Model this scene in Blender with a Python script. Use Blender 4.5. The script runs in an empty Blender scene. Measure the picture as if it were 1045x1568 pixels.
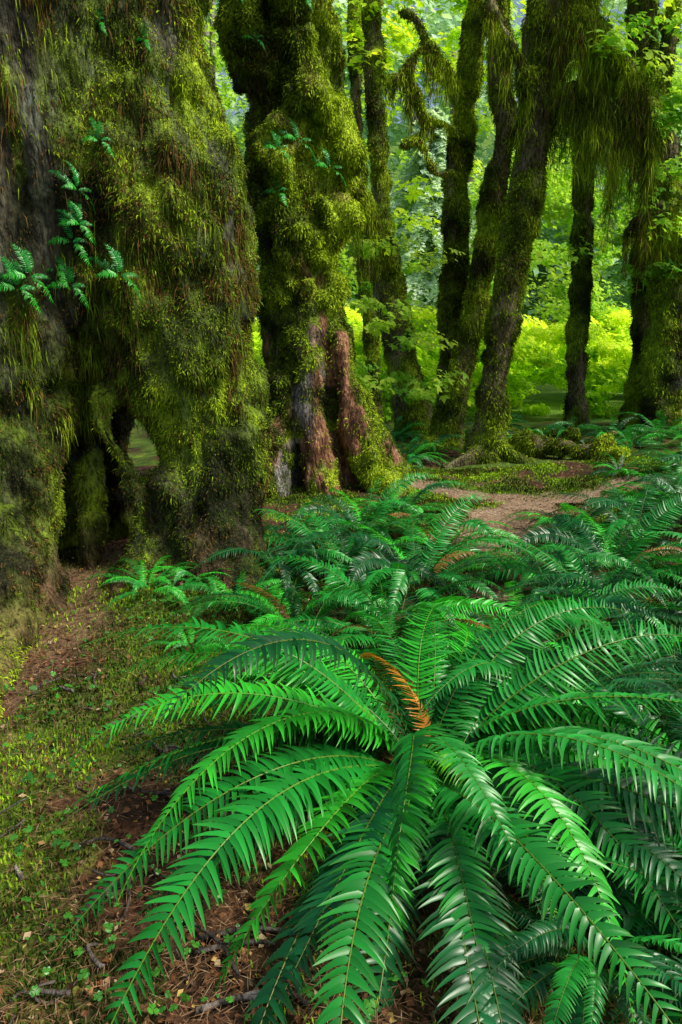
import bpy, math, numpy as np
from mathutils import Vector
R=np.random.default_rng(11)
scene=bpy.context.scene

# ---------------------------------------------------------------- noise
def _h(ix,iy,iz,s):
    h=(ix*374761393+iy*668265263+iz*1274126177+s*1013904223)&0xffffffff
    h=((h^(h>>13))*1274126177)&0xffffffff
    h=h^(h>>16)
    return (h&0xffff)/65535.0
def vn(P,s=0):
    i=np.floor(P).astype(np.int64); f=P-i; f=f*f*(3-2*f)
    x,y,z=i[:,0],i[:,1],i[:,2]; a,b,c=f[:,0],f[:,1],f[:,2]
    def L(p,q,t): return p+(q-p)*t
    z0=L(L(_h(x,y,z,s),_h(x+1,y,z,s),a),L(_h(x,y+1,z,s),_h(x+1,y+1,z,s),a),b)
    z1=L(L(_h(x,y,z+1,s),_h(x+1,y,z+1,s),a),L(_h(x,y+1,z+1,s),_h(x+1,y+1,z+1,s),a),b)
    return L(z0,z1,c)
def fbm(P,sc=1.0,o=4,s=0):
    P=P*np.array(sc); v=np.zeros(len(P)); w=.5; t=0
    for k in range(o):
        v+=w*vn(P,s+k*17); t+=w; w*=.5; P=P*2.03+7.7
    return v/t
def ss(a,b,x):
    t=np.clip((x-a)/(b-a),0,1); return t*t*(3-2*t)
def unit(v): return v/np.maximum(np.linalg.norm(v,axis=-1,keepdims=True),1e-9)
def ramp(t,stops):
    t=np.clip(t,0,1); xs=[a for a,_ in stops]
    return np.stack([np.interp(t,xs,[c[k] for _,c in stops]) for k in range(3)],1)

# ---------------------------------------------------------------- mesh
def mk(name,V,F,mat,cols=None,smooth=True,parent=None,data_only=False):
    if not isinstance(F,list): F=[F]
    F=[np.asarray(f,dtype=np.int32) for f in F if len(f)]
    me=bpy.data.meshes.new(name)
    me.vertices.add(len(V)); me.vertices.foreach_set("co",np.asarray(V,dtype=np.float32).ravel())
    nl=sum(f.size for f in F); nf=sum(len(f) for f in F)
    me.loops.add(nl); me.polygons.add(nf)
    me.loops.foreach_set("vertex_index",np.concatenate([f.ravel() for f in F]))
    st=[];o=0
    for f in F:
        st.append(o+np.arange(len(f))*f.shape[1]); o+=f.size
    me.polygons.foreach_set("loop_start",np.concatenate(st).astype(np.int32))
    me.polygons.foreach_set("use_smooth",np.full(nf,smooth))
    me.update(calc_edges=True)
    if cols is not None:
        a=me.color_attributes.new("Col",'FLOAT_COLOR','POINT')
        c=np.ones((len(V),4),dtype=np.float32); c[:,:3]=np.clip(cols,0,.9)
        a.data.foreach_set("color",c.ravel())
    me.materials.append(mat)
    if data_only: return me
    ob=bpy.data.objects.new(name,me); scene.collection.objects.link(ob)
    if parent: ob.parent=parent
    return ob

# ---------------------------------------------------------------- materials
def mat_col(name,rough=.8,transl=0.0,spec=.3,nscale=30,nlo=.6,nhi=1.4,bump=0.0,bscale=60,stretch=1.0,tcol=(1.3,1.35,.5),bdist=.02):
    m=bpy.data.materials.new(name); m.use_nodes=True; nt=m.node_tree; N=nt.nodes; N.clear(); lk=nt.links.new
    out=N.new('ShaderNodeOutputMaterial'); at=N.new('ShaderNodeAttribute'); at.attribute_name="Col"
    csock=at.outputs['Color']
    if nscale or bump:
        tc=N.new('ShaderNodeTexCoord'); mp=N.new('ShaderNodeMapping'); mp.inputs['Scale'].default_value=(1,1,stretch)
        lk(tc.outputs['Object'],mp.inputs['Vector'])
    if nscale:
        nz=N.new('ShaderNodeTexNoise'); nz.inputs['Scale'].default_value=nscale; nz.inputs['Detail'].default_value=5
        lk(mp.outputs[0],nz.inputs['Vector'])
        mr=N.new('ShaderNodeMapRange'); mr.inputs['From Min'].default_value=.32; mr.inputs['From Max'].default_value=.68
        mr.inputs['To Min'].default_value=nlo; mr.inputs['To Max'].default_value=nhi; lk(nz.outputs[0],mr.inputs[0])
        mx=N.new('ShaderNodeVectorMath'); mx.operation='SCALE'; lk(csock,mx.inputs[0]); lk(mr.outputs[0],mx.inputs['Scale']); csock=mx.outputs[0]
    p=N.new('ShaderNodeBsdfPrincipled'); lk(csock,p.inputs['Base Color'])
    p.inputs['Roughness'].default_value=rough; p.inputs['Specular IOR Level'].default_value=spec
    if bump>0:
        n2=N.new('ShaderNodeTexNoise'); n2.inputs['Scale'].default_value=bscale; n2.inputs['Detail'].default_value=6
        lk(mp.outputs[0],n2.inputs['Vector'])
        b=N.new('ShaderNodeBump'); b.inputs['Strength'].default_value=bump; b.inputs['Distance'].default_value=bdist
        lk(n2.outputs[0],b.inputs['Height']); lk(b.outputs[0],p.inputs['Normal'])
    if transl>0:
        t=N.new('ShaderNodeBsdfTranslucent'); m2=N.new('ShaderNodeVectorMath'); m2.operation='MULTIPLY'
        m2.inputs[1].default_value=tcol; lk(csock,m2.inputs[0]); lk(m2.outputs[0],t.inputs['Color'])
        ms=N.new('ShaderNodeMixShader'); ms.inputs[0].default_value=transl
        lk(p.outputs[0],ms.inputs[1]); lk(t.outputs[0],ms.inputs[2]); lk(ms.outputs[0],out.inputs[0])
    else: lk(p.outputs[0],out.inputs[0])
    return m
M_bark=mat_col("bark",.85,0,.2,42,.25,1.7,1.0,46,.3,bdist=.04)
M_moss=mat_col("moss",1.0,0,.0,0)
M_ground=mat_col("soil",.9,0,.2,45,.4,1.6,1.0,60)
M_litter=mat_col("litter",.75,0,.2,0)
M_fern=mat_col("fern",.34,.26,.42,0,tcol=(1.3,1.25,.4))
M_leaf=mat_col("leaf",.6,.5,.15,0,tcol=(1.5,1.4,.6))
M_far=mat_col("far_leaf",.8,.4,.08,0,tcol=(1.3,1.3,.7))

# ---------------------------------------------------------------- ground
def pdist(x,y,pl):
    d=np.full(x.shape,1e9)
    for (a,b),(c,e) in zip(pl[:-1],pl[1:]):
        vx,vy=c-a,e-b; t=np.clip(((x-a)*vx+(y-b)*vy)/(vx*vx+vy*vy),0,1)
        d=np.minimum(d,np.hypot(x-a-t*vx,y-b-t*vy))
    return d
PATH=[(3.3,7.6),(2.0,7.0),(1.55,6.3),(1.2,5.4),(1.15,4.3)]
PATH2=[(.8,7.6),(1.4,7.5),(2.3,7.2)]
DIRT=[(-1.75,5.4),(-1.66,4.5),(-1.5,3.8),(-1.46,3.2),(-1.6,2.6)]
def gh(x,y):
    x=np.asarray(x,float); y=np.asarray(y,float); sh=x.shape; x=x.ravel(); y=y.ravel()
    P=np.stack([x,y,x*0],1)
    h=(fbm(P,.8,3,3)-.5)*.22+(fbm(P,5,3,5)-.5)*.05
    h+=.14*np.exp(-((x+1.3)**2+(y-4.5)**2)/1.2)+.2*np.exp(-((x+.1)**2+(y-7.6)**2)/1.0)
    h+=.1*np.exp(-((x-.26)**2+(y-2.1)**2)/.3)
    h+=.25*ss(2.2,5,x)*ss(3,6,y)*(1-ss(12,16,y))
    h-=.05*(1-ss(.1,.35,pdist(x,y,DIRT)))
    h+=ss(30,100,y)*30+ss(25,60,abs(x))*8
    return h.reshape(sh)
def axis(lo,hi,d,far0,far1):
    c=np.arange(lo,hi,d); a=[lo];s=d
    while a[-1]>far0: s*=1.13; a.append(a[-1]-s)
    b=[c[-1]];s=d
    while b[-1]<far1: s*=1.13; b.append(b[-1]+s)
    return np.concatenate([np.array(a[1:])[::-1],c,np.array(b[1:])])
gx=axis(-2.6,3.2,.028,-150,150); gy=axis(.9,8.8,.028,-40,260)
X,Y=np.meshgrid(gx,gy); Z=gh(X,Y)
GV=np.stack([X.ravel(),Y.ravel(),Z.ravel()],1)
nearm=(1-ss(12,20,GV[:,1]))
GV[:,2]+=(fbm(GV,22,3,9)-.5)*.025*nearm
nx,ny=len(gx),len(gy); idx=np.arange(nx*ny).reshape(ny,nx)
GF=np.stack([idx[:-1,:-1],idx[:-1,1:],idx[1:,1:],idx[1:,:-1]],-1).reshape(-1,4)
def pathmask(x,y):
    n=(fbm(np.stack([x,y,x*0],1),3,3,21)-.5)*.7
    return np.maximum(1-ss(.15,.5,pdist(x,y,PATH)+n),1-ss(.15,.45,pdist(x,y,PATH2)+n))
def dirtmask(x,y):
    n=(fbm(np.stack([x,y,x*0],1),4,3,22)-.5)*.4
    return (1-ss(.08,.3,pdist(x,y,DIRT)+n))*.85
def mossmask(P):
    n=fbm(P*np.array([1,1,0]),3.0,4,31)
    a=ss(.46,.55,n)
    lr=np.exp(-((P[:,0]+1.0)**2/1.0+(P[:,1]-2.2)**2/1.3))*1.1
    far=ss(5.5,9,P[:,1])*.8
    return np.clip(a*.85+lr*ss(.34,.48,n)+far*ss(.35,.5,n),0,1)
pm=pathmask(GV[:,0],GV[:,1])[:,None]; dm=dirtmask(GV[:,0],GV[:,1])[:,None]; mm=mossmask(GV)[:,None]
n1=fbm(GV,9,4,40); n2=fbm(GV,30,3,41)
lit=ramp(n1*.6+n2*.4,[(.25,(.012,.008,.004)),(.5,(.045,.022,.010)),(.62,(.11,.05,.024)),(.8,(.19,.115,.06))])
mos=ramp(n1*.5+n2*.5,[(.25,(.015,.03,.005)),(.5,(.06,.11,.01)),(.75,(.16,.24,.018))])
drt=ramp(n2,[(.2,(.07,.035,.02)),(.8,(.21,.12,.07))])
pth=ramp(n1*.4+n2*.6,[(.2,(.10,.062,.035)),(.5,(.21,.14,.09)),(.8,(.32,.24,.17))])
c=lit*(1-mm)+mos*mm; c=c*(1-dm)+drt*dm; c=c*(1-pm)+pth*pm
fm=ss(13,18,GV[:,1])[:,None]; c=c*(1-fm)+fm*np.array([.09,.17,.02])
mk("forest_ground",GV,GF,M_ground,c)

# ---------------------------------------------------------------- tubes
def cat(pts,step):
    P=np.asarray(pts,float); P=np.vstack([2*P[0]-P[1],P,2*P[-1]-P[-2]]); out=[]
    for i in range(1,len(P)-2):
        n=max(2,int(np.linalg.norm(P[i+1,:3]-P[i,:3])/step)); t=np.linspace(0,1,n,endpoint=False)[:,None]
        a,b,c_,d=P[i-1],P[i],P[i+1],P[i+2]
        out.append(.5*((2*b)+(-a+c_)*t+(2*a-5*b+4*c_-d)*t*t+(-a+3*b-3*c_+d)*t**3))
    out.append(P[-2][None]); return np.vstack(out)
def tube(pts,seg=20,step=.06):
    Q=cat(pts,step); C=Q[:,:3]; r=np.maximum(Q[:,3],.002); T=unit(np.gradient(C,axis=0))
    ref=np.array([1.,0,0]) if abs(T[:,0]).mean()<.7 else np.array([0,0,1.])
    A=unit(np.cross(T,ref)); B=np.cross(T,A); th=np.linspace(0,2*math.pi,seg,endpoint=False)
    V=C[:,None]+r[:,None,None]*(A[:,None]*np.cos(th)[None,:,None]+B[:,None]*np.sin(th)[None,:,None])
    n=len(C); V=V.reshape(-1,3); i=np.arange(n*seg).reshape(n,seg); j=np.roll(i,-1,1)
    F=np.stack([i[:-1],j[:-1],j[1:],i[1:]],-1).reshape(-1,4)
    c0,c1=len(V),len(V)+1; V=np.vstack([V,C[0]-T[0]*r[0]*.4,C[-1]+T[-1]*r[-1]*.4])
    t0=np.stack([j[0],i[0],np.full(seg,c0)],-1); t1=np.stack([i[-1],j[-1],np.full(seg,c1)],-1)
    tri=np.vstack([F[:,[0,1,2]],F[:,[0,2,3]],t0,t1])
    f=tri[(len(C)//2)*seg if (len(C)//2)*seg<len(F) else 0]
    nrm=np.cross(V[f[1]]-V[f[0]],V[f[2]]-V[f[0]]); ci=C[min(f[0]//seg,n-1)]
    if np.dot(nrm,V[f[0]]-ci)<0: tri=tri[:,::-1]
    return V,tri
def merge(L):
    V=[];T=[];o=0
    for v,t in L: V.append(v);T.append(t+o);o+=len(v)
    return np.vstack(V),np.vstack(T)
def tnorm(V,T):
    n=np.cross(V[T[:,1]]-V[T[:,0]],V[T[:,2]]-V[T[:,0]]); return n
def vnorm(V,T):
    n=tnorm(V,T); o=np.zeros_like(V)
    for k in range(3):
        for a in range(3): o[:,a]+=np.bincount(T[:,k],n[:,a],len(V))
    return unit(o)
def remesh(V,T,vox,it=4):
    me=mk("tmp",V,T,M_bark,data_only=True); ob=bpy.data.objects.new("tmp",me); scene.collection.objects.link(ob)
    m=ob.modifiers.new("r",'REMESH'); m.mode='VOXEL'; m.voxel_size=vox
    s=ob.modifiers.new("s",'SMOOTH'); s.iterations=it; s.factor=.5
    dg=bpy.context.evaluated_depsgraph_get(); dg.update(); e=ob.evaluated_get(dg).to_mesh(); e.calc_loop_triangles()
    V2=np.empty(len(e.vertices)*3); e.vertices.foreach_get("co",V2)
    T2=np.empty(len(e.loop_triangles)*3,dtype=np.int32); e.loop_triangles.foreach_get("vertices",T2)
    bpy.data.objects.remove(ob); bpy.data.meshes.remove(me)
    return V2.reshape(-1,3),T2.reshape(-1,3)
def sample(V,T,n,wf=None):
    N=tnorm(V,T); A=np.linalg.norm(N,axis=1); C=V[T].mean(1); N=unit(N); w=A.copy()
    if wf is not None: w=w*wf(C,N)
    k=R.choice(len(T),n,p=w/w.sum()); a=R.random((n,2)); m=a.sum(1)>1; a[m]=1-a[m]
    P=V[T[k,0]]+a[:,:1]*(V[T[k,1]]-V[T[k,0]])+a[:,1:]*(V[T[k,2]]-V[T[k,0]])
    return P,N[k]
def blades(P,N,ln,wd,an=.5,ad=.9,ar=.35):
    n=len(P); D=unit(N*an+np.array([0,0,-1])*np.reshape(ad,(-1,1))+R.normal(0,ar,(n,3)))
    S=unit(np.cross(D,N+R.normal(0,.5,(n,3)))); ln=np.reshape(ln,(-1,1)); wd=np.reshape(wd,(-1,1))
    mid=P+D*ln*.4+N*ln*.08; tip=P+D*ln*.8+np.array([0,0,-1])*ln*.2*np.sign(np.reshape(ad,(-1,1)))
    V=np.stack([P-N*.006,mid-S*wd*.5,tip,mid+S*wd*.5],1).reshape(-1,3)
    return V,np.arange(n*4).reshape(n,4)
MOSS=[(.12,(.014,.020,.005)),(.35,(.062,.095,.010)),(.56,(.165,.26,.014)),(.8,(.38,.53,.022))]
def mosscol(P,s=0,bias=0,jit=.12,brown=.12):
    t=fbm(P,1.8,4,50+s)*.75+fbm(P,11,2,60+s)*.25; t=(t-.5)*2.0+.5+bias+R.normal(0,jit,len(P))
    c=ramp(t,MOSS); b=(R.random(len(P))<brown*(.3+2.2*ss(.45,.62,fbm(P,2.7,3,66+s))))[:,None]
    return np.where(b,np.array([.15,.085,.028])*(.3+R.random((len(P),1))),c)
def build_tree(name,tubes,lowamp=.05,bump=.03,nb=40000,bl=(.03,.07),bw=.008,vox=None,bare=None,bias=0,seed=0,seg=20,step=.06,wf=None,ad=.9,barecol=None,mossbase=.7,brown=.12,an=.5,ar=.35,lump=None,cf=None):
    V,T=merge([tube(t,seg,step) for t in tubes])
    if vox: V,T=remesh(V,T,vox)
    N=vnorm(V,T)
    d=(fbm(V,(2.2,2.2,1.0),3,seed)-.5)*2*lowamp+(fbm(V,(9,9,2.2),3,seed+5)-.5)*2*bump+(fbm(V,14,2,seed+7)-.5)*bump
    if lump is not None: d=d+lump(V)*(ss(.4,.62,fbm(V,(4.5,4.5,3.2),2,seed+15))-.4)
    if bare is not None: b=bare(V)
    else: b=ss(.5,.64,fbm(V,(3,3,1),3,seed+8))*.8
    V=V+N*(d*(1-.4*b))[:,None]
    g=fbm(V,(16,16,2.5),4,seed+9)
    bc=ramp(g,[(.25,(.03,.02,.012)),(.5,(.12,.085,.05)),(.7,(.25,.19,.12)),(.85,(.34,.31,.23))])
    if barecol is not None: bc=barecol(V,g)
    mc=mosscol(V,seed,bias-.08,.02,0)*mossbase
    cc=mc*(1-b[:,None])+bc*b[:,None]
    ob=mk(name,V,T,M_bark,cc)
    def w(C,Nn):
        bb=bare(C) if bare is not None else ss(.5,.64,fbm(C,(3,3,1),3,seed+8))*.8
        o=(1-.92*bb)*np.where(Nn[:,1]>.5,.3,1)*(C[:,2]<8)*(C[:,2]>-.05)
        if wf is not None: o=o*wf(C,Nn)
        return o+1e-9
    P,Nn=sample(V,T,nb,w)
    cl=fbm(P,7,3,seed+12); ln=(bl[0]+(bl[1]-bl[0])*R.random(nb)**2)*(.4+1.3*ss(.3,.7,cl))
    bv,bf=blades(P,Nn,ln,bw*(.6+.8*R.random(nb)),an=an,ad=ad,ar=ar)
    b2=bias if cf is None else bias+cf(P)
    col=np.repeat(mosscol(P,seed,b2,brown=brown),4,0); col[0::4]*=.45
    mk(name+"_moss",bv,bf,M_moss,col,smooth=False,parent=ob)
    return ob,V,T

# giant spruce on the left, standing on stilt roots
t1=[
 [(-2.15,3.8,-.2,.6),(-2.28,4.0,.3,.5),(-2.34,4.2,.9,.53),(-2.36,4.4,1.6,.74),(-2.4,4.5,2.6,.78),(-2.4,4.5,3.8,.76),(-2.4,4.6,8.5,.7)],
 [(-.98,4.4,-.2,.50),(-.92,4.42,.25,.42),(-.86,4.48,.75,.34),(-.88,4.52,1.1,.36),(-1.0,4.6,1.5,.46),(-1.14,4.68,1.9,.54),(-1.2,4.7,2.4,.58),(-1.32,4.72,2.9,.55),(-1.4,4.75,3.5,.54),(-1.5,4.8,8.5,.5)],
 [(-1.72,4.9,1.36,.30),(-1.75,4.8,1.8,.55),(-1.8,4.75,2.6,.72),(-1.85,4.75,8.5,.7)],
 [(-1.45,4.5,1.35,.10),(-1.50,4.3,1.12,.065),(-1.38,4.25,.82,.06),(-1.26,4.25,.5,.09),(-1.18,4.3,.1,.14)],
 [(-1.8,4.6,1.5,.10),(-1.70,4.6,1.0,.05),(-1.68,4.5,.5,.05),(-1.72,4.4,0,.08)],
 [(-1.95,4.5,1.4,.10),(-1.93,4.3,.8,.06),(-1.86,4.2,.3,.05),(-1.78,4.2,-.05,.07)],
 [(-2.0,5.1,1.6,.3),(-2.05,5.1,.9,.22),(-2.1,5.1,.4,.22),(-2.05,5.1,-.1,.25)],
 [(-1.6,5.4,1.6,.2),(-1.82,5.4,.9,.14),(-1.76,5.4,.4,.12),(-1.66,5.3,-.1,.16)],
 [(-2.1,5.3,1.6,.4),(-2.4,5.5,.8,.3),(-2.5,5.6,-.1,.35)],
 [(-.9,4.3,.35,.25),(-.72,4.05,.12,.2),(-.6,3.85,-.05,.1)],
 [(-2.05,3.8,.5,.32),(-1.88,3.45,.2,.22),(-1.72,3.1,.05,.13),(-1.6,2.7,.01,.09),(-1.5,2.4,-.02,.07),(-1.25,2.15,-.06,.05)],
 [(-2.1,3.6,.2,.2),(-1.95,3.1,.05,.12),(-1.8,2.7,-.05,.08)],
 [(-1.2,4.2,.25,.22),(-1.32,3.95,.08,.13),(-1.25,3.6,-.02,.06)],
]
def bare1(P):
    n=fbm(P,(7,7,.9),4,71); n2=fbm(P,(2,2,1),3,72)
    strip=np.exp(-((P[:,0]+1.75)/.22)**2)*ss(1.9,2.4,P[:,2])
    low=(1-ss(.1,.4,P[:,2]))*ss(.42,.56,n2)
    return np.clip(ss(.5,.62,n)*(.25+.7*ss(.45,.6,n2)*ss(1.0,2.2,P[:,2]))*(.35+.65*ss(-2.2,-1.9,P[:,0]))+strip*ss(.38,.56,n)*1.0+low*.5,0,1)
def bcol1(V,g):
    c=ramp(g,[(.25,(.018,.014,.008)),(.5,(.055,.052,.032)),(.68,(.14,.15,.10)),(.85,(.30,.35,.28))])
    low=(1-ss(.1,.9,V[:,2]))[:,None]; r=ramp(g,[(.25,(.04,.02,.012)),(.7,(.18,.10,.055))]); return c*(1-low)+r*low
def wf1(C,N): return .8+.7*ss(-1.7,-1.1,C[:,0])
spruce,V1,T1=build_tree("giant_spruce_tree",t1,.05,.06,380000,(.016,.042),.0055,vox=.03,bare=bare1,bias=-.07,seed=100,barecol=bcol1,wf=wf1,brown=.2,ad=.5,ar=.6,lump=lambda V:.08*np.ones(len(V)),cf=lambda P:-.16*(1-ss(-2.0,-1.0,P[:,0])))  # cf darkens blade colour leftward, painting the trunk's dim side against its lit right
n=20000
P,Nn=sample(V1,T1,n,lambda C,N:((C[:,2]>1.0)&(C[:,2]<3.6)&(N[:,1]<.2)).astype(float)*(ss(.52,.64,fbm(C,(5,5,2),3,77))+.02)+1e-9)
bv,bf=blades(P,Nn,.04+.14*R.random(n)**2,.0035+.0025*R.random(n),an=.25,ad=1.3,ar=.2)
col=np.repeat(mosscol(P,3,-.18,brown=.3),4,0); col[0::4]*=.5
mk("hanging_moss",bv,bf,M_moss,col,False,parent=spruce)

# second, burled mossy spruce
t2=[
 [(-.12,7.7,-.2,.66),(-.18,7.7,.35,.58),(-.28,7.7,.9,.5),(-.38,7.7,1.6,.47),(-.42,7.7,2.4,.45),(-.42,7.7,3.1,.46),(-.55,7.7,4.2,.47),(-.66,7.7,5.2,.48),(-.7,7.7,8.5,.5)],
 [(-.02,7.35,1.7,.08),(.06,7.2,1.1,.13),(.2,7.1,.55,.16),(.45,7.0,.18,.16),(.8,6.95,-.05,.1)],
 [(-.35,7.3,2.2,.1),(-.34,7.22,1.4,.13),(-.28,7.12,.7,.16),(-.2,7.0,.2,.2),(-.15,6.85,-.1,.2)],
 [(-.6,7.3,1.2,.15),(-.68,7.1,.5,.18),(-.72,6.95,0,.2)],
 [(.1,7.6,1.0,.2),(.35,7.5,.5,.2),(.7,7.5,.1,.15)],
 [(-.1,7.6,3.1,.16),(-.02,7.6,3.35,.20),(-.1,7.6,3.65,.14)],
 [(-.6,7.3,2.9,.18),(-.58,7.2,3.2,.24),(-.55,7.3,3.6,.18)],
 [(-.3,7.35,3.6,.18),(-.36,7.2,3.9,.22),(-.4,7.3,4.3,.18)],
 [(-.8,7.35,4.0,.18),(-.82,7.3,4.3,.22),(-.85,7.3,4.8,.18)],
 [(-.45,7.3,4.6,.2),(-.5,7.2,5.0,.26),(-.55,7.3,5.5,.2)],
 [(-.12,7.4,2.5,.12),(-.08,7.3,2.75,.16),(-.12,7.4,3.0,.12)],
 [(-.45,7.3,2.4,.12),(-.42,7.15,2.6,.17),(-.45,7.3,2.9,.12)],
]
def bare2(P):
    n=(fbm(P,(5,5,2.5),4,81)-.5)
    cx=np.interp(P[:,2],[0,.7,1.4,2.2],[-.08,-.18,-.28,-.36]); hw=np.interp(P[:,2],[0,.7,1.4,2.1,2.4],[.6,.44,.28,.14,-.1])
    m=1-ss(-.08,.12,np.abs(P[:,0]-cx)-hw+n*1.3)
    patch=ss(.56,.64,fbm(P,(4,4,3),3,88))*.85
    hi=ss(.6,.68,fbm(P,(4,4,2),3,86))*.5
    return np.clip(m*(1-patch)*(P[:,2]<2.4)+hi,0,1)*(P[:,1]<7.9)
def bcol2(V,g):
    red=ramp(g,[(.25,(.05,.022,.012)),(.5,(.17,.075,.038)),(.7,(.31,.16,.09)),(.85,(.42,.31,.22))])
    gr=ramp(g,[(.25,(.045,.045,.045)),(.5,(.14,.14,.135)),(.75,(.32,.32,.30))])
    cx=np.interp(V[:,2],[0,.7,1.4,2.2],[-.52,-.48,-.38,-.36]); m=(1-ss(.0,.14,np.abs(V[:,0]-cx)+(fbm(V,(6,6,1),3,84)-.5)*.6))[:,None]*(1-ss(1.4,2.1,V[:,2])[:,None])*.9
    return red*(1-m)+gr*m
spr2,V2,T2=build_tree("burled_mossy_tree",t2,.07,.06,230000,(.02,.055),.009,vox=.035,bare=bare2,bias=.10,seed=200,barecol=bcol2,brown=.12,mossbase=.8,an=.7,ad=.35,ar=.55,lump=lambda V:.13*ss(1.6,2.3,V[:,2])+.04)

# big-leaf maples
def maple(name,tubes,nb=45000,seed=0,bias=0,**k):
    return build_tree(name,tubes,.035,.04,nb,(.02,.07),.012,seed=seed,bias=bias+.06,ad=.6,ar=.5,lump=lambda V:.07*np.ones(len(V)),**k)
maple("mossy_maple_tree",[
 [(2.06,9.6,-.2,.42),(2.06,9.6,.12,.28),(2.09,9.6,.8,.185),(2.16,9.6,1.68,.18),(2.24,9.6,2.36,.20),(2.34,9.6,3.09,.2),(2.44,9.6,3.88,.2),(2.48,9.6,4.64,.22),(2.48,9.6,5.4,.22),(2.5,9.6,8.5,.2)],
 [(2.0,9.5,.15,.16),(1.7,9.3,.05,.12),(1.4,9.2,-.05,.06)],
 [(2.2,9.5,.15,.16),(2.5,9.4,.05,.10),(2.8,9.3,-.05,.06)],
 [(2.48,9.6,4.5,.16),(2.87,9.4,4.66,.12),(3.15,9.3,4.55,.08),(3.4,9.3,4.30,.04)],
 [(2.5,9.6,5.3,.2),(2.81,9.4,5.4,.16),(3.22,9.3,5.05,.12),(3.56,9.3,4.68,.10),(3.8,9.3,4.15,.07),(3.9,9.4,3.7,.03)],
 [(2.5,9.6,4.9,.2),(2.75,9.5,5.6,.2),(2.9,9.4,6.5,.18),(3.0,9.4,8,.15)],
 [(2.45,9.6,4.3,.1),(2.2,9.3,4.9,.06),(2.0,9.2,5.1,.05),(1.7,9.1,5.5,.03)],
],75000,300,.05)
maple("mossy_maple_tree",[
 [(1.60,11,-.2,.42),(1.68,11,.15,.28),(1.79,11,.8,.19),(2.0,11,1.70,.17),(2.13,11,2.48,.17),(2.23,11,3.24,.17),(2.31,11,3.97,.16),(2.41,11,4.68,.16),(2.3,11,5.53,.15),(2.2,11,8,.14)],
 [(1.6,10.9,.15,.15),(1.3,10.7,.05,.1),(1.0,10.6,-.05,.06)],
],44000,320,.08)
maple("mossy_maple_tree",[
 [(1.72,11.4,-.2,.3),(1.74,11.4,.3,.2),(1.78,11.4,1.4,.17),(1.78,11.4,2.41,.17),(1.80,11.4,3.57,.17),(1.84,11.4,4.76,.16),(1.93,11.4,5.8,.15),(2.05,11.4,8,.14)],
 [(1.8,11.3,4.3,.07),(1.6,11.1,4.75,.05),(1.25,11,4.85,.04),(.95,10.9,5.3,.03),(.6,10.8,5.35,.015)],
 [(1.8,11.3,4.8,.07),(1.65,11.1,5.4,.05),(1.3,11,5.75,.04),(1.0,10.9,5.6,.03),(.75,10.8,5.2,.015)],
 [(1.8,11.3,3.9,.06),(1.7,11.1,4.15,.04),(1.4,11,4.1,.035),(1.15,10.9,4.5,.03),(.9,10.9,4.45,.015)],
 [(1.3,11,4.85,.035),(1.15,11,4.6,.03),(1.0,11,4.55,.015)],
 [(1.25,11,5.7,.03),(1.05,11,6.1,.03),(.8,11,6.2,.015)],
],60000,340,.06)
maple("curved_maple_tree",[
 [(1.42,12.8,-.2,.5),(1.38,12.8,.2,.36),(1.13,12.8,1.38,.28),(.91,12.8,2.31,.27),(.76,12.8,3.09,.24),(.70,12.8,4.16,.16),(.60,12.8,5.20,.15),(.52,12.8,6.19,.15),(.55,12.8,8.5,.14)],
 [(.8,12.8,2.9,.2),(.62,12.0,3.25,.18),(.40,11,3.4,.16),(.15,9.2,3.45,.15),(-.1,8,3.35,.15)],
],55000,360,.08)
maple("slender_alder_tree",[[(.72,14,-.2,.2),(.68,14,.3,.14),(.51,14,2.63,.12),(.37,14,4.41,.12),(.27,14,6.08,.11),(.30,14,9,.1)]],16000,380,-.03)
maple("slender_alder_tree",[
 [(4.26,12.2,-.2,.3),(4.25,12.2,.2,.2),(4.12,12.2,1.06,.155),(4.08,12.2,2.16,.15),(4.03,12.2,3.53,.15),(3.96,12.2,5.02,.14),(3.91,12.2,6.15,.14),(3.85,12.2,9,.13)]],12000,400,-.1)
maple("mossy_maple_tree",[
 [(5.25,11.4,-.2,.5),(5.27,11.4,.2,.38),(5.25,11.4,1.09,.32),(5.25,11.4,2.43,.31),(5.25,11.4,3.1,.33),(5.0,11.4,4.08,.26),(4.71,11.4,5.0,.22),(4.46,11.4,5.8,.2),(4.2,11.4,8,.18)],
 [(5.1,12,-.2,.3),(5.16,12,.3,.21),(5.17,12,.96,.2),(5.16,12,2.15,.19),(4.97,12,3.5,.17),(5.04,12,5.4,.15),(5.2,12,8,.13)],
 [(5.1,11.3,2.6,.2),(5.3,11,3.1,.28),(5.3,11,3.3,.1)],
 [(5.2,11.3,3.2,.1),(5.0,11,3.6,.09),(4.5,10.8,3.5,.05),(4.2,10.7,3.2,.03)],
 [(4.8,11.3,4.8,.1),(4.4,11,5.0,.09),(4.1,10.8,4.7,.06),(3.9,10.7,4.3,.03)],
],65000,420,-.06)
maple("mossy_fallen_log",[
 [(2.35,10.3,.16,.10),(2.8,9.9,.18,.11),(3.2,9.4,.2,.10),(3.7,8.9,.22,.07)],
 [(2.2,10.8,.2,.08),(2.9,10.8,.22,.09),(3.6,10.4,.3,.05)],
 [(3.55,9.1,.1,.12),(3.52,9.1,.3,.08),(3.55,9.1,.45,.05)],
],22000,440,.12)
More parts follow.
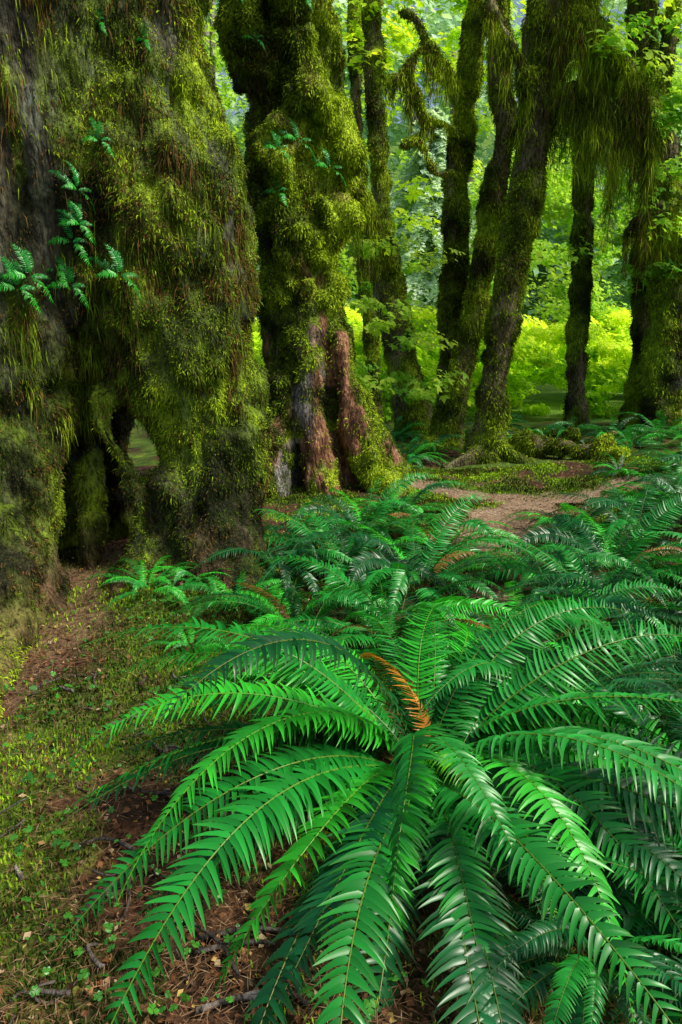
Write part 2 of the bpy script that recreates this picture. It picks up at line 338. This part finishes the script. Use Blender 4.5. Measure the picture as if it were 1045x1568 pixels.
def curtain(name,line,n,l0,l1,bias,seed,wd=.0055):
    n=int(n*1.4); Q=cat([(a,b,c_,r) for a,b,c_,r in line],.05); k=R.integers(0,len(Q),n)
    P=Q[k,:3]+R.normal(0,1,(n,3))*np.array([1,1,.3])*(Q[k,3:4]*.7)
    cl=fbm(P,(9,9,.5),2,seed); N=unit(R.normal(0,1,(n,3)))
    ln=(l0+(l1-l0)*R.random(n)**1.5)*(.06+1.9*ss(.38,.68,cl)); f=R.random(n)
    P[:,2]-=f*ln*.95
    bv,bf=blades(P,N,.04+ln*.3,wd*(.7+.8*R.random(n)),an=.3,ad=1.2,ar=.36)
    col=np.repeat(mosscol(P,seed,bias,brown=.15),4,0); mk(name,bv,bf,M_moss,col,False)
curtain("hanging_moss",[(2.6,9.55,5.5,.2),(2.81,9.4,5.4,.19),(3.22,9.3,5.05,.15),(3.56,9.3,4.68,.13),(3.8,9.3,4.15,.09)],22000,.08,.7,-.08,501)
curtain("hanging_moss",[(2.5,9.6,4.6,.16),(2.87,9.4,4.66,.14),(3.15,9.3,4.55,.10),(3.4,9.3,4.30,.05)],14000,.06,.5,-.03,502)
curtain("hanging_moss",[(2.75,9.5,5.6,.2),(2.9,9.4,6.3,.2)],9000,.1,.7,-.12,509)
curtain("hanging_moss",[(1.8,11.3,4.8,.06),(1.65,11.1,5.4,.05),(1.3,11,5.75,.05),(1.0,10.9,5.6,.04),(.75,10.8,5.2,.02)],5500,.04,.35,.14,503,.009)
curtain("hanging_moss",[(1.8,11.3,4.3,.06),(1.6,11.1,4.75,.05),(1.25,11,4.85,.05),(.95,10.9,5.3,.03),(.6,10.8,5.35,.02)],5500,.04,.35,.14,504,.009)
curtain("hanging_moss",[(5.3,11.2,3.3,.3),(5.0,11,3.6,.12),(4.5,10.8,3.5,.05),(4.2,10.7,3.2,.03)],10000,.08,.5,-.05,505)
curtain("hanging_moss",[(.5,11.5,3.3,.18),(.40,11,3.35,.16),(.2,9.5,3.4,.15)],8000,.06,.45,.02,506)
curtain("hanging_moss",[(4.8,11.3,4.8,.1),(4.4,11,5.0,.09),(4.1,10.8,4.7,.06),(3.9,10.7,4.3,.03)],11000,.08,.7,-.05,507)
curtain("hanging_moss",[(2.45,9.6,4.3,.08),(2.2,9.3,4.9,.06),(2.0,9.2,5.1,.05),(1.7,9.1,5.5,.03)],6000,.05,.45,.02,508)

# ---------------------------------------------------------------- ferns
def frond(base,az,L,e0,e1,w,npair,tint,bend=0,roll=0,pw=1.0):
    ns=60; t=np.linspace(0,1,ns); wob=R.uniform(0,6.28); th=e0+(e1-e0)*t**pw+.05*np.sin(t*7+wob); a=az+bend*t**1.5+.05*np.sin(t*6+wob*2)
    T=np.stack([np.cos(th)*np.cos(a),np.cos(th)*np.sin(a),np.sin(th)],1)
    C=np.vstack([[0,0,0],np.cumsum((T[1:]+T[:-1])*.5*L/(ns-1),0)])+base
    S0=np.stack([-np.sin(a),np.cos(a),a*0],1); N0=np.cross(T,S0)
    rl=(roll*(.3+1.2*t))[:,None]; S=S0*np.cos(rl)+N0*np.sin(rl); N=np.cross(T,S)
    ti=np.linspace(.12,.994,npair); ti=np.repeat(ti,2)+R.normal(0,.0012,npair*2); sd=np.tile([1.,-1.],npair)
    ip=lambda A:np.stack([np.interp(ti,t,A[:,k]) for k in range(3)],1)
    Pc,Tc,Sc,Nc=ip(C),unit(ip(T)),unit(ip(S)),unit(ip(N))
    prof=(.5+.5*ss(.1,.3,ti))*np.where(ti<.4,1,(1-np.clip((ti-.4)/.61,0,1)**1.6))+.02
    ln=w*prof*(1+R.normal(0,.06,len(ti))); keep=R.random(len(ti))>.02
    phi=.15+.5*ti**2+R.normal(0,.08,len(ti))
    D=Sc*(sd*np.cos(phi))[:,None]+Tc*np.sin(phi)[:,None]
    W=unit(Tc-(Tc*D).sum(1,keepdims=True)*D); tw=(-.35+R.normal(0,.25,len(ti)))[:,None]
    W2=W*np.cos(tw)+Nc*np.sin(tw)
    hw=L*(.86/npair)*.45*np.clip(prof*1.6,.35,1)
    sv=np.array([0,.1,.35,.65,.87,1]); sh=np.array([.5,1.0,.82,.58,.32,.03])
    dr=(.42+.1*R.normal()+R.normal(0,.14,len(ti)))
    P=[]
    for s,h in zip(sv,sh):
        c_=Pc+D*(ln*s)[:,None]+Nc*(ln*(.16*s-dr*s*s))[:,None]+Tc*(ln*.2*s*s)[:,None]
        P+= [c_-W2*(hw*h)[:,None]+Nc*(hw*h*.25)[:,None],c_,c_+W2*(hw*h)[:,None]+Nc*(hw*h*.25)[:,None]]
    V=np.stack(P,1)[keep]; n=len(V); m=len(sv)
    q=[]
    for k in range(m-1):
        for j in range(2): q.append([k*3+j,k*3+j+1,(k+1)*3+j+1,(k+1)*3+j])
    F=(np.arange(n)[:,None,None]*m*3+np.array(q)[None]).reshape(-1,4)
    pv=(1+R.normal(0,.18,(n,1)))
    col=np.repeat(np.clip(pv,.5,1.6)[:,:,None]*np.array(tint)[None,None],m*3,1).reshape(-1,3)
    tipm=np.tile(np.repeat(sv,3),n)[:,None]; col=col*(1+.25*(tipm))+tipm**4*np.array([.03,.0,.0])
    V=V.reshape(-1,3)
    rr=.0036*(L/1.1)*(1-.75*t)[:,None]; o=len(V)
    ring=[C+S*rr*1.1,C+N*rr*1.2,C-S*rr*1.1,C-N*rr]
    RV=np.stack(ring,1).reshape(-1,3); i=np.arange(ns*4).reshape(ns,4); j=np.roll(i,-1,1)
    RF=np.stack([i[:-1],j[:-1],j[1:],i[1:]],-1).reshape(-1,4)+o
    rc=np.interp(np.repeat(t,4),[0,.15,1],[0,1,1])[:,None]; rcol=(1-rc)*np.array([.09,.045,.015])+rc*(np.array(tint)*.7+np.array([.10,.09,.005]))
    return np.vstack([V,RV]),np.vstack([F,RF]),np.vstack([col,rcol])
G=dict(hi=(.032,.40,.026),mid=(.012,.21,.024),dk=(.005,.095,.022),yel=(.10,.42,.018),org=(.42,.17,.02),brn=(.2,.09,.02))  # mid and dk deepened: shade among the lower fronds is put into their colour
def fern_mesh(name,n,L,seed,explicit=None,tints=('mid','mid','dk','hi'),w=.085,npair=56,lo=.7,hi=1.15,jit=.05):
    global R; keepR=R; R=np.random.default_rng(seed); Vs=[];Fs=[];Cs=[];o=0
    L_=[]
    if explicit: L_+=[(a+R.normal(0,jit),l*R.uniform(.92,1.06),e0+R.normal(0,.05),e1+R.normal(0,.1),tn,bd+R.normal(0,.18),rl+R.normal(0,.28)) for a,l,e0,e1,tn,bd,rl in explicit]
    for k in range(n):
        az=2*math.pi*(k+R.uniform(-.7,.7))/n*1.0; lay=R.random()
        L_.append((az,L*R.uniform(lo,hi),math.radians(30+50*lay),math.radians(-65+45*lay*R.uniform(.5,1.1)),tints[R.integers(len(tints))],R.normal(0,.3),R.normal(0,.35)))
    for (az,l,e0,e1,tn,bd,rl) in L_:
        tint=np.array(G[tn])*(1+R.normal(0,.15)); b=np.array([math.cos(az)*.04,math.sin(az)*.04,0])+R.normal(0,.02,3)*[1,1,.3]
        v,f,c_=frond(b,az,l,e0,e1,w*(l/1.1)**.7*R.uniform(.85,1.15),npair,tint,bd,rl,R.uniform(.8,1.4))
        Vs.append(v);Fs.append(f+o);Cs.append(c_);o+=len(v)
    R=keepR
    return mk(name,np.vstack(Vs),np.vstack(Fs),M_fern,np.vstack(Cs),True,data_only=True)
def put(name,me,x,y,rot,s,z=None,tilt=(0,0),par=None):
    ob=bpy.data.objects.new(name,me); scene.collection.objects.link(ob)
    ob.location=(x,y,float(gh(np.array([x]),np.array([y]))[0])-.01 if z is None else z)
    ob.rotation_euler=(tilt[0],tilt[1],rot); ob.scale=(s,s,s)
    if par: ob.parent=par
    return ob
d=math.radians
hero=[(d(180),1.16,d(58),d(-38),'hi',.1,.05),(d(170),1.22,d(62),d(-32),'mid',-.1,.1),(d(192),1.2,d(50),d(-45),'hi',.05,.1),(d(199),1.12,d(44),d(-30),'mid',-.05,.05),(d(208),1.15,d(54),d(-52),'hi',.1,.1),
(d(222),1.48,d(38),d(-42),'mid',.05,-.1),(d(214),1.3,d(46),d(-48),'mid',.1,.1),(d(236),1.1,d(46),d(-60),'hi',0,.1),(d(249),.95,d(60),d(-70),'hi',.1,-.1),
(d(268),1.2,d(44),d(-56),'mid',-.05,.1),(d(262),1.0,d(64),d(-72),'mid',.15,.1),(d(283),.85,d(66),d(-60),'yel',.25,.05),(d(290),1.1,d(54),d(-66),'hi',-.1,.1),(d(300),1.2,d(50),d(-60),'mid',.1,-.1),
(d(310),1.25,d(54),d(-62),'mid',.1,.1),(d(320),1.3,d(48),d(-55),'mid',-.1,.0),(d(328),1.15,d(60),d(-66),'hi',.1,.1),(d(337),1.3,d(52),d(-56),'mid',.05,.05),(d(345),1.2,d(62),d(-66),'hi',.1,.1),
(d(354),1.2,d(62),d(-60),'mid',.1,-.1),(d(5),1.2,d(60),d(-45),'mid',.1,.1),(d(15),.95,d(74),d(-75),'hi',-.8,.3),(d(28),1.2,d(60),d(-40),'mid',0,.1),
(d(45),1.1,d(64),d(-40),'mid',.1,.1),(d(62),1.0,d(72),d(-50),'hi',.5,.4),(d(78),1.0,d(76),d(-40),'mid',.3,.2),(d(92),.95,d(80),d(-55),'hi',-.6,-.4),
(d(108),.9,d(74),d(-40),'mid',0,.3),(d(125),1.05,d(66),d(-45),'mid',.1,.1),(d(138),1.15,d(60),d(-42),'hi',0,0),(d(152),1.1,d(56),d(-46),'mid',.1,.1),(d(162),1.15,d(60),d(-46),'mid',.1,.2),
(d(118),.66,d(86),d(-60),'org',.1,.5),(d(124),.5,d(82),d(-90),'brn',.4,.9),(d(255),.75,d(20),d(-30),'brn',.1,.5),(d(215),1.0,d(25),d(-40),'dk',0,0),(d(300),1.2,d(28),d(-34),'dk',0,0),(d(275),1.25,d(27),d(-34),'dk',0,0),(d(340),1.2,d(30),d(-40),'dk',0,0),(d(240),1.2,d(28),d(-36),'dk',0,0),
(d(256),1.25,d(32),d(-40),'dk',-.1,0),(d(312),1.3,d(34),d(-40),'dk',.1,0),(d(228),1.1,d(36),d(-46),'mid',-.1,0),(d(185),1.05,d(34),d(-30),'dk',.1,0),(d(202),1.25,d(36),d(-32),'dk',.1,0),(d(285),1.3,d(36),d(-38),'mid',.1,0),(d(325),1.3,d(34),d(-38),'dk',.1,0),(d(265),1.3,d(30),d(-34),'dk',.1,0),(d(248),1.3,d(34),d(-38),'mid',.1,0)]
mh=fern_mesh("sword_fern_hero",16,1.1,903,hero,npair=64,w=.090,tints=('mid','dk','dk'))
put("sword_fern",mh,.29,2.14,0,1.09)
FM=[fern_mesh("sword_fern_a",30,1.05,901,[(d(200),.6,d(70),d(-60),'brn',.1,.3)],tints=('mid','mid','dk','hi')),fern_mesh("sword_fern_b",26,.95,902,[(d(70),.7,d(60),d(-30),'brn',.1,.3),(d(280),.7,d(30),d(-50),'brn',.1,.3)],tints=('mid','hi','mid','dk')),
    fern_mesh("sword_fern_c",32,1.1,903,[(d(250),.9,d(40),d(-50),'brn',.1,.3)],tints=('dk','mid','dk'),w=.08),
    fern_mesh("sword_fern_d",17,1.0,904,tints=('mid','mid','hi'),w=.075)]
pl=[(1.45,2.7,1.0,1,0),(.95,3.2,2.0,.95,1),(.25,3.3,.3,.9,0),(1.15,1.75,2.2,.9,2),(1.05,1.35,4.2,.62,2),(.62,1.42,1.2,.5,2),(1.75,1.9,3,1,2),(2.1,3.2,4,.9,1),(-.25,3.5,1.2,.78,1),(.5,4.2,3.1,.95,0),(.05,4.4,4.4,.9,2),(.75,5.0,.8,.9,1),(.2,5.4,2.8,.85,0),(.55,6.0,2.2,.75,1),(.85,2.55,5.2,.85,2),(1.3,4.2,1.2,.75,1),
(1.9,4.5,2.5,1.0,0),(2.35,5.2,1.1,1.0,2),(2.7,4.2,5,1.0,1),(3.1,5.9,3.3,1.0,0),(1.95,5.5,2,.75,1),(3.6,6.6,1,1.0,2),(2.9,6.4,3,.6,1),(3.6,5.0,.5,1,1),(-.38,4.3,2.6,.72,2),(-1.12,3.75,.7,.42,3),(-.85,3.95,2.7,.38,3),(-2.25,3.1,.4,.5,3),(-.6,3.75,1.8,.5,3),(-.3,2.85,1.1,.55,3),(1.5,3.7,4.1,.85,2),(-.75,3.2,1.1,.3,3),
(.9,9.4,1,.7,0),(.75,8.6,2,.5,1),(1.3,10.2,2,.7,1),(3.0,10.6,2.2,.7,0),(3.6,10.8,1.2,.75,2),(4.2,10.6,3.2,.75,1),(4.8,10.2,.2,.8,0),(4.1,9.6,.2,.6,0),(4.7,9.2,.9,.75,1),(2.5,11.8,.9,.7,2),(5.5,9.5,.9,.9,1),(4.0,7.8,.9,.8,1),(4.6,8.3,.9,.8,0),(.95,12.2,.9,.8,0),(2.9,12.6,.9,.8,1),(5.0,6.6,3,1,0),(3.3,8.0,3.8,.5,1)]
for k,(x,y,r,s,v) in enumerate(pl): put("sword_fern",FM[v],x,y,r,s)
me_l=fern_mesh("licorice_fern_mesh",6,.9,910,tints=('hi','mid'),w=.15,npair=18)
for k,(tx,tz) in enumerate([(-1.45,2.05),(-1.5,1.9),(-1.6,1.95),(-1.38,2.2),(-1.7,1.9),(-1.9,2.5),(-1.35,2.45),(-1.2,2.55),(-1.9,2.6),(-2.1,3.2),(-1.2,3.2),(-1.0,3.25),(-1.75,2.9),(-1.52,1.8),(-1.55,2.15),(-1.3,1.85)]):
    m=(np.abs(V1[:,0]-tx)<.12)&(np.abs(V1[:,2]-tz)<.08)
    if m.any():
        i=np.where(m)[0][np.argmin(V1[m][:,1])]; p=V1[i]
        ob=put("licorice_fern",me_l,p[0],p[1],R.uniform(-1,1),R.uniform(.11,.22),p[2],(d(60),0))
for k,(tx,tz) in enumerate([(-.55,4.9),(-.2,4.5),(-.7,4.2),(-.3,3.5),(-.6,3.4),(-.15,3.2),(-.5,2.9),(-.8,4.7)]):
    m=(np.abs(V2[:,0]-tx)<.12)&(np.abs(V2[:,2]-tz)<.1); i=np.where(m)[0][np.argmin(V2[m][:,1])]; p=V2[i]
    put("licorice_fern",me_l,p[0],p[1],R.uniform(-1,1),R.uniform(.16,.28),p[2],(d(45),0))

# ---------------------------------------------------------------- leaves
def leafcloud(C,N,size,cols,lobes=3):
    n=len(C); A=unit(np.cross(N,R.normal(0,1,(n,3)))); B=np.cross(N,A); size=np.reshape(size,(-1,1)); Vs=[]
    L=[(0,1.0,.30),(-.95,.8,.26),(.95,.8,.26)] if lobes==3 else [(0,1.,.36)]
    for a,l,w in L:
        D=A*math.cos(a)+B*math.sin(a); S=-A*math.sin(a)+B*math.cos(a)
        Vs+=[C,C+D*size*l*.5-S*size*w*l,C+D*size*l-N*size*.15,C+D*size*l*.5+S*size*w*l]
    V=np.stack(Vs,1).reshape(-1,3); F=np.arange(len(V)).reshape(-1,4)
    return V,F,np.repeat(cols,4*len(L),0)
def clumps(cent,rad,per,flat=.6,nup=.8):
    k=np.repeat(np.arange(len(cent)),per); n=len(k); d_=unit(R.normal(0,1,(n,3)))*(R.random((n,1))**.45)
    P=cent[k]+d_*rad[k][:,None]*np.array([1,1,flat]); N=unit(d_*.4+np.array([.25,-.4,nup])+R.normal(0,.3,(n,3)))
    return P,N,k,d_
LF_Y=[(.2,(.18,.42,.014)),(.5,(.48,.72,.02)),(.8,(.72,.84,.05))]
LF_G=[(.2,(.07,.24,.02)),(.5,(.24,.52,.04)),(.8,(.5,.70,.07))]
LF_T=[(.2,(.22,.42,.24)),(.5,(.40,.62,.42)),(.8,(.62,.78,.6))]  # teal conifer foliage, paled so that distance haze sits in the colour
n=480; cx=R.uniform(-4,13,n); cy=R.uniform(14.8,23,n); top=1.2+1.5*fbm(np.stack([cx,cy,cx*0],1),.6,3,600)+.09*(cy-15)
cz=R.random(n)**.5*top; cent=np.stack([cx,cy,cz+gh(cx,cy)*.5],1)
P,N,k,dd=clumps(cent,R.uniform(.3,.75,n),150,.4)
t=.5+.5*(R.random(n)[k]-.5)+.14*(P[:,2]-1.0)+R.normal(0,.13,len(P)); 
v,f,c_=leafcloud(P,N,.08+.08*R.random(len(P)),ramp(t,LF_Y)); mk("vine_maple_shrubs",v,f,M_leaf,c_,False)
def treecrowns(name,boxes,per,rad,size,pal,seed,th=.45,lobes=1,bias=0):
    cs=[]
    for (x0,x1,y0,y1,z0,z1,n) in boxes:
        c0=np.stack([R.uniform(x0,x1,n),R.uniform(y0,y1,n),R.uniform(z0,z1,n)],1)
        c0=c0[fbm(c0,(.35,.35,.5),3,seed)>th]; cs.append(c0)
    cent=np.vstack(cs); n=len(cent); P,N,k,dd=clumps(cent,R.uniform(rad*.6,rad*1.3,n),per,.45)
    t=.5+bias+.6*(fbm(cent,.5,2,seed+2)-.5)[k]+.3*(R.random(n)-.5)[k]+R.normal(0,.1,len(P))
    v,f,c_=leafcloud(P,N,size*(.6+.8*R.random(len(P))),ramp(t,pal),lobes); return mk(name,v,f,M_far if lobes==1 else M_leaf,c_,False)
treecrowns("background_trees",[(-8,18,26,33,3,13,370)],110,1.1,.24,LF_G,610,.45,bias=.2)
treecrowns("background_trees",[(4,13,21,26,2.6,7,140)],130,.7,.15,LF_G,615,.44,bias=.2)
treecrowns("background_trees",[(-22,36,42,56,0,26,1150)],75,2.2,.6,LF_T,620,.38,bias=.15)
dt=[]
for k in range(14):
    x=R.uniform(-8,20); y=R.uniform(25,36); r=R.uniform(.1,.2); z0=float(gh(np.array([x]),np.array([y]))[0]); dt.append([(x,y,z0-.3,r*1.3),(x+R.normal(0,.2),y,5,r),(x+R.normal(0,.5),y,14,r*.7)])
V,T=merge([tube(t_,8,.8) for t_ in dt]); mk("distant_trunks",V,T,M_bark,np.tile([.25,.24,.17],(len(V),1)))
def conifer(name,x,y,h,rb,pal,seed,z0=0):
    nb=420; bz=R.random(nb)**.8*(h-1)+1; az=R.uniform(0,2*math.pi,nb); ln=rb*(1-bz/h)**.7+.3
    per=90; k=np.repeat(np.arange(nb),per); s=R.random(len(k)); l=ln[k]*s
    side=R.normal(0,.12,len(k))*(1.2-s)*ln[k]*.6; a=az[k]
    P=np.stack([x+np.cos(a)*l-np.sin(a)*side,y+np.sin(a)*l+np.cos(a)*side,z0+bz[k]-.45*l*s-np.abs(side)*.5],1)
    N=unit(np.stack([np.cos(a)*.4,np.sin(a)*.4,np.ones(len(k))],1)+R.normal(0,.4,(len(k),3)))
    t=.5+.3*(R.random(nb)-.5)[k]+.25*(s-.5)+R.normal(0,.1,len(k))
    v,f,c_=leafcloud(P,N,.12+.1*R.random(len(P)),ramp(t,pal),1)
    V,T=tube([(x,y,z0-.3,.25),(x,y,z0+h*.5,.15),(x,y,z0+h,.02)],10,.5)
    o=mk(name,V,T,M_bark,np.tile([.1,.08,.06],(len(V),1))); mk(name+"_needles",v,f,M_far,c_,False,parent=o)
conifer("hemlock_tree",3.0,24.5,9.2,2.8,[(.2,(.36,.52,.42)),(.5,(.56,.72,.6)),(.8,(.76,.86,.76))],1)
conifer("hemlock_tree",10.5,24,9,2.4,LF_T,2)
treecrowns("maple_foliage",[(.2,3.4,12.5,16,4.8,8,100),(0,1.6,12,15,3.6,6.5,34)],55,.5,.12,LF_Y,630,.42,3,bias=.0)
treecrowns("maple_foliage",[(3.0,8,11,16,3.0,7.5,110)],60,.5,.11,LF_G,640,.43,3,bias=.2)
treecrowns("maple_foliage",[(3.0,6,8,11,4.3,7.5,50),(4.2,6,10,13,2.4,5,28)],55,.4,.10,LF_G,645,.43,3,bias=-.1)
treecrowns("young_maple_sapling",[(.2,1.4,9.5,14,.6,3.2,44)],50,.35,.09,LF_G,650,.42,3,bias=.15)

# ---------------------------------------------------------------- ground scatter
def gpoints(n,x0,x1,y0,y1,mask=None,pw=1.6):
    y=y0+(y1-y0)*R.random(n)**pw; x=R.uniform(x0,x1,n)
    P=np.stack([x,y,x*0],1)
    if mask is not None: P=P[R.random(n)<mask(P)]
    P[:,2]=gh(P[:,0],P[:,1]); return P
P=gpoints(75000,-2.6,4,1.0,10,lambda P:1-.85*mossmask(P))
P=P[R.random(len(P))>.5*pathmask(P[:,0],P[:,1])]; P[:,2]+=.012+.012*R.random(len(P)); n=len(P)
N=unit(np.array([0,0,1])+R.normal(0,.45,(n,3))); t=R.random(n)
cols=ramp(t,[(0,(.03,.014,.005)),(.4,(.09,.036,.014)),(.65,(.17,.068,.022)),(.82,(.27,.145,.055)),(.94,(.33,.25,.15)),(1,(.45,.3,.03))])
v,f,c_=leafcloud(P,N,.007+.024*R.random(n)**2.2,cols,1); mk("leaf_litter",v,f,M_litter,c_,False)
P=gpoints(70000,-2.4,3,1.0,6); n=len(P); P[:,2]+=.02; a=R.uniform(0,6.28,n); D=np.stack([np.cos(a),np.sin(a),R.normal(0,.2,n)],1); S=np.stack([-np.sin(a),np.cos(a),a*0],1)
ln=(.008+.025*R.random(n))[:,None]; w=.0011
v=np.stack([P-D*ln,P+S*w,P+D*ln,P-S*w],1).reshape(-1,3)
mk("needle_litter",v,np.arange(n*4).reshape(n,4),M_litter,np.repeat(ramp(R.random(n),[(0,(.05,.025,.012)),(.6,(.16,.08,.038)),(1,(.30,.20,.11))]),4,0),False)
P=gpoints(400000,-2.6,4,1.0,9,lambda P:mossmask(P)*(1-pathmask(P[:,0],P[:,1]))*(1-dirtmask(P[:,0],P[:,1])))
n=len(P); P[:,2]+=.008; nn=np.tile([0,0,1.],(n,1)); bv,bf=blades(P,nn,.010+.02*R.random(n),.003+.002*R.random(n)+.0012*P[:,1],an=1,ad=-.2,ar=.6)
col=mosscol(P,9,-.02,brown=.15)*np.array([.85,1,1]); mk("ground_moss",bv,bf,M_moss,np.repeat(col,4,0),False)
cl=[(-1.05,3.7,.35,130),(-.8,3.6,.3,130),(-1.3,2.7,.35,100),(-.9,2.3,.4,80),(-.15,1.45,.35,80),(-.5,1.5,.25,50),(.45,1.3,.25,60),(-1.1,1.9,.5,80),(-.4,3.0,.4,100),(-.8,4.0,.3,90),(2.6,3.6,.5,60),(.9,4.2,.4,60),(-.75,1.65,.3,50),(-.6,2.6,.3,70)]
pc=np.vstack([np.stack([R.normal(x,s*.6,n_),R.normal(y,s*.6,n_)],1) for x,y,s,n_ in cl]); n=len(pc); z=gh(pc[:,0],pc[:,1])+.02+.05*R.random(n)
C=np.stack([pc[:,0],pc[:,1],z],1); N=unit(np.array([0,0,1])+R.normal(0,.35,(n,3))); A=unit(np.cross(N,R.normal(0,1,(n,3)))); B=np.cross(N,A); sz=(.004+.010*R.random(n)**1.8)[:,None]; Vs=[]
for a in (0,2.094,4.189):
    D=A*math.cos(a)+B*math.sin(a); S=-A*math.sin(a)+B*math.cos(a)
    Vs+=[C,C+D*sz*.6-S*sz*.75,C+D*sz*1.25-S*sz*.6,C+D*sz*1.1-N*sz*.2,C+D*sz*1.25+S*sz*.6,C+D*sz*.6+S*sz*.75]
V=np.stack(Vs,1).reshape(-1,3); F=np.arange(len(V)).reshape(-1,6)
mk("wood_sorrel",V,F,M_fern,np.repeat(ramp(R.random(n),[(0,(.02,.11,.015)),(1,(.06,.27,.025))]),18,0),False)
tw=[]
for k in range(100):
    x=R.uniform(-1.6,-.1) if k<75 else R.uniform(-1.5,3); y=R.uniform(1.15,2.9) if k<75 else R.uniform(2.5,6); a=R.uniform(0,3.14); L=R.uniform(.05,.26); r=R.uniform(.002,.0065); p=[]
    for s in (-1,-.3,.35,1):
        xx=x+math.cos(a)*L*.5*s+R.normal(0,.018); yy=y+math.sin(a)*L*.5*s+R.normal(0,.018); p.append((xx,yy,float(gh(np.array([xx]),np.array([yy]))[0])+.018+R.uniform(-.008,.010),r*(1-.3*s)))
    tw.append(tube(p,7,.02))
V,T=merge(tw); g=fbm(V,15,3,5); mk("fallen_twigs",V,T,M_bark,ramp(g,[(.3,(.03,.022,.018)),(.6,(.12,.10,.085)),(.8,(.22,.2,.18))]))

# ---------------------------------------------------------------- camera, light
cam=bpy.data.cameras.new("Camera"); co=bpy.data.objects.new("Camera",cam); scene.collection.objects.link(co)
cam.sensor_fit='VERTICAL'; cam.sensor_height=36; cam.lens=24; cam.clip_start=.05; cam.clip_end=1000
co.location=(0,0,1.5); co.rotation_euler=(d(90-13.1),0,0); scene.camera=co
EL,AZ=54,108   # sun elevation, azimuth clockwise from +Y
sun=bpy.data.lights.new("Sun",'SUN'); sun.energy=4.9; sun.angle=d(13); sun.color=(1,.95,.80)
so=bpy.data.objects.new("Sun",sun); scene.collection.objects.link(so)
dirv=Vector((math.sin(d(AZ))*math.cos(d(EL)),math.cos(d(AZ))*math.cos(d(EL)),math.sin(d(EL))))
so.rotation_euler=dirv.to_track_quat('Z','Y').to_euler(); so.location=dirv*30
w=bpy.data.worlds.new("World"); scene.world=w; w.use_nodes=True; nt=w.node_tree
sk=nt.nodes.new('ShaderNodeTexSky'); sk.sky_type='NISHITA'; sk.sun_disc=False; sk.sun_elevation=d(EL); sk.sun_rotation=d(AZ); sk.dust_density=4
bg=nt.nodes['Background']; bg.inputs[1].default_value=.15; nt.links.new(sk.outputs[0],bg.inputs[0])
scene.view_settings.view_transform='Standard'; scene.view_settings.look='None'; scene.view_settings.exposure=0
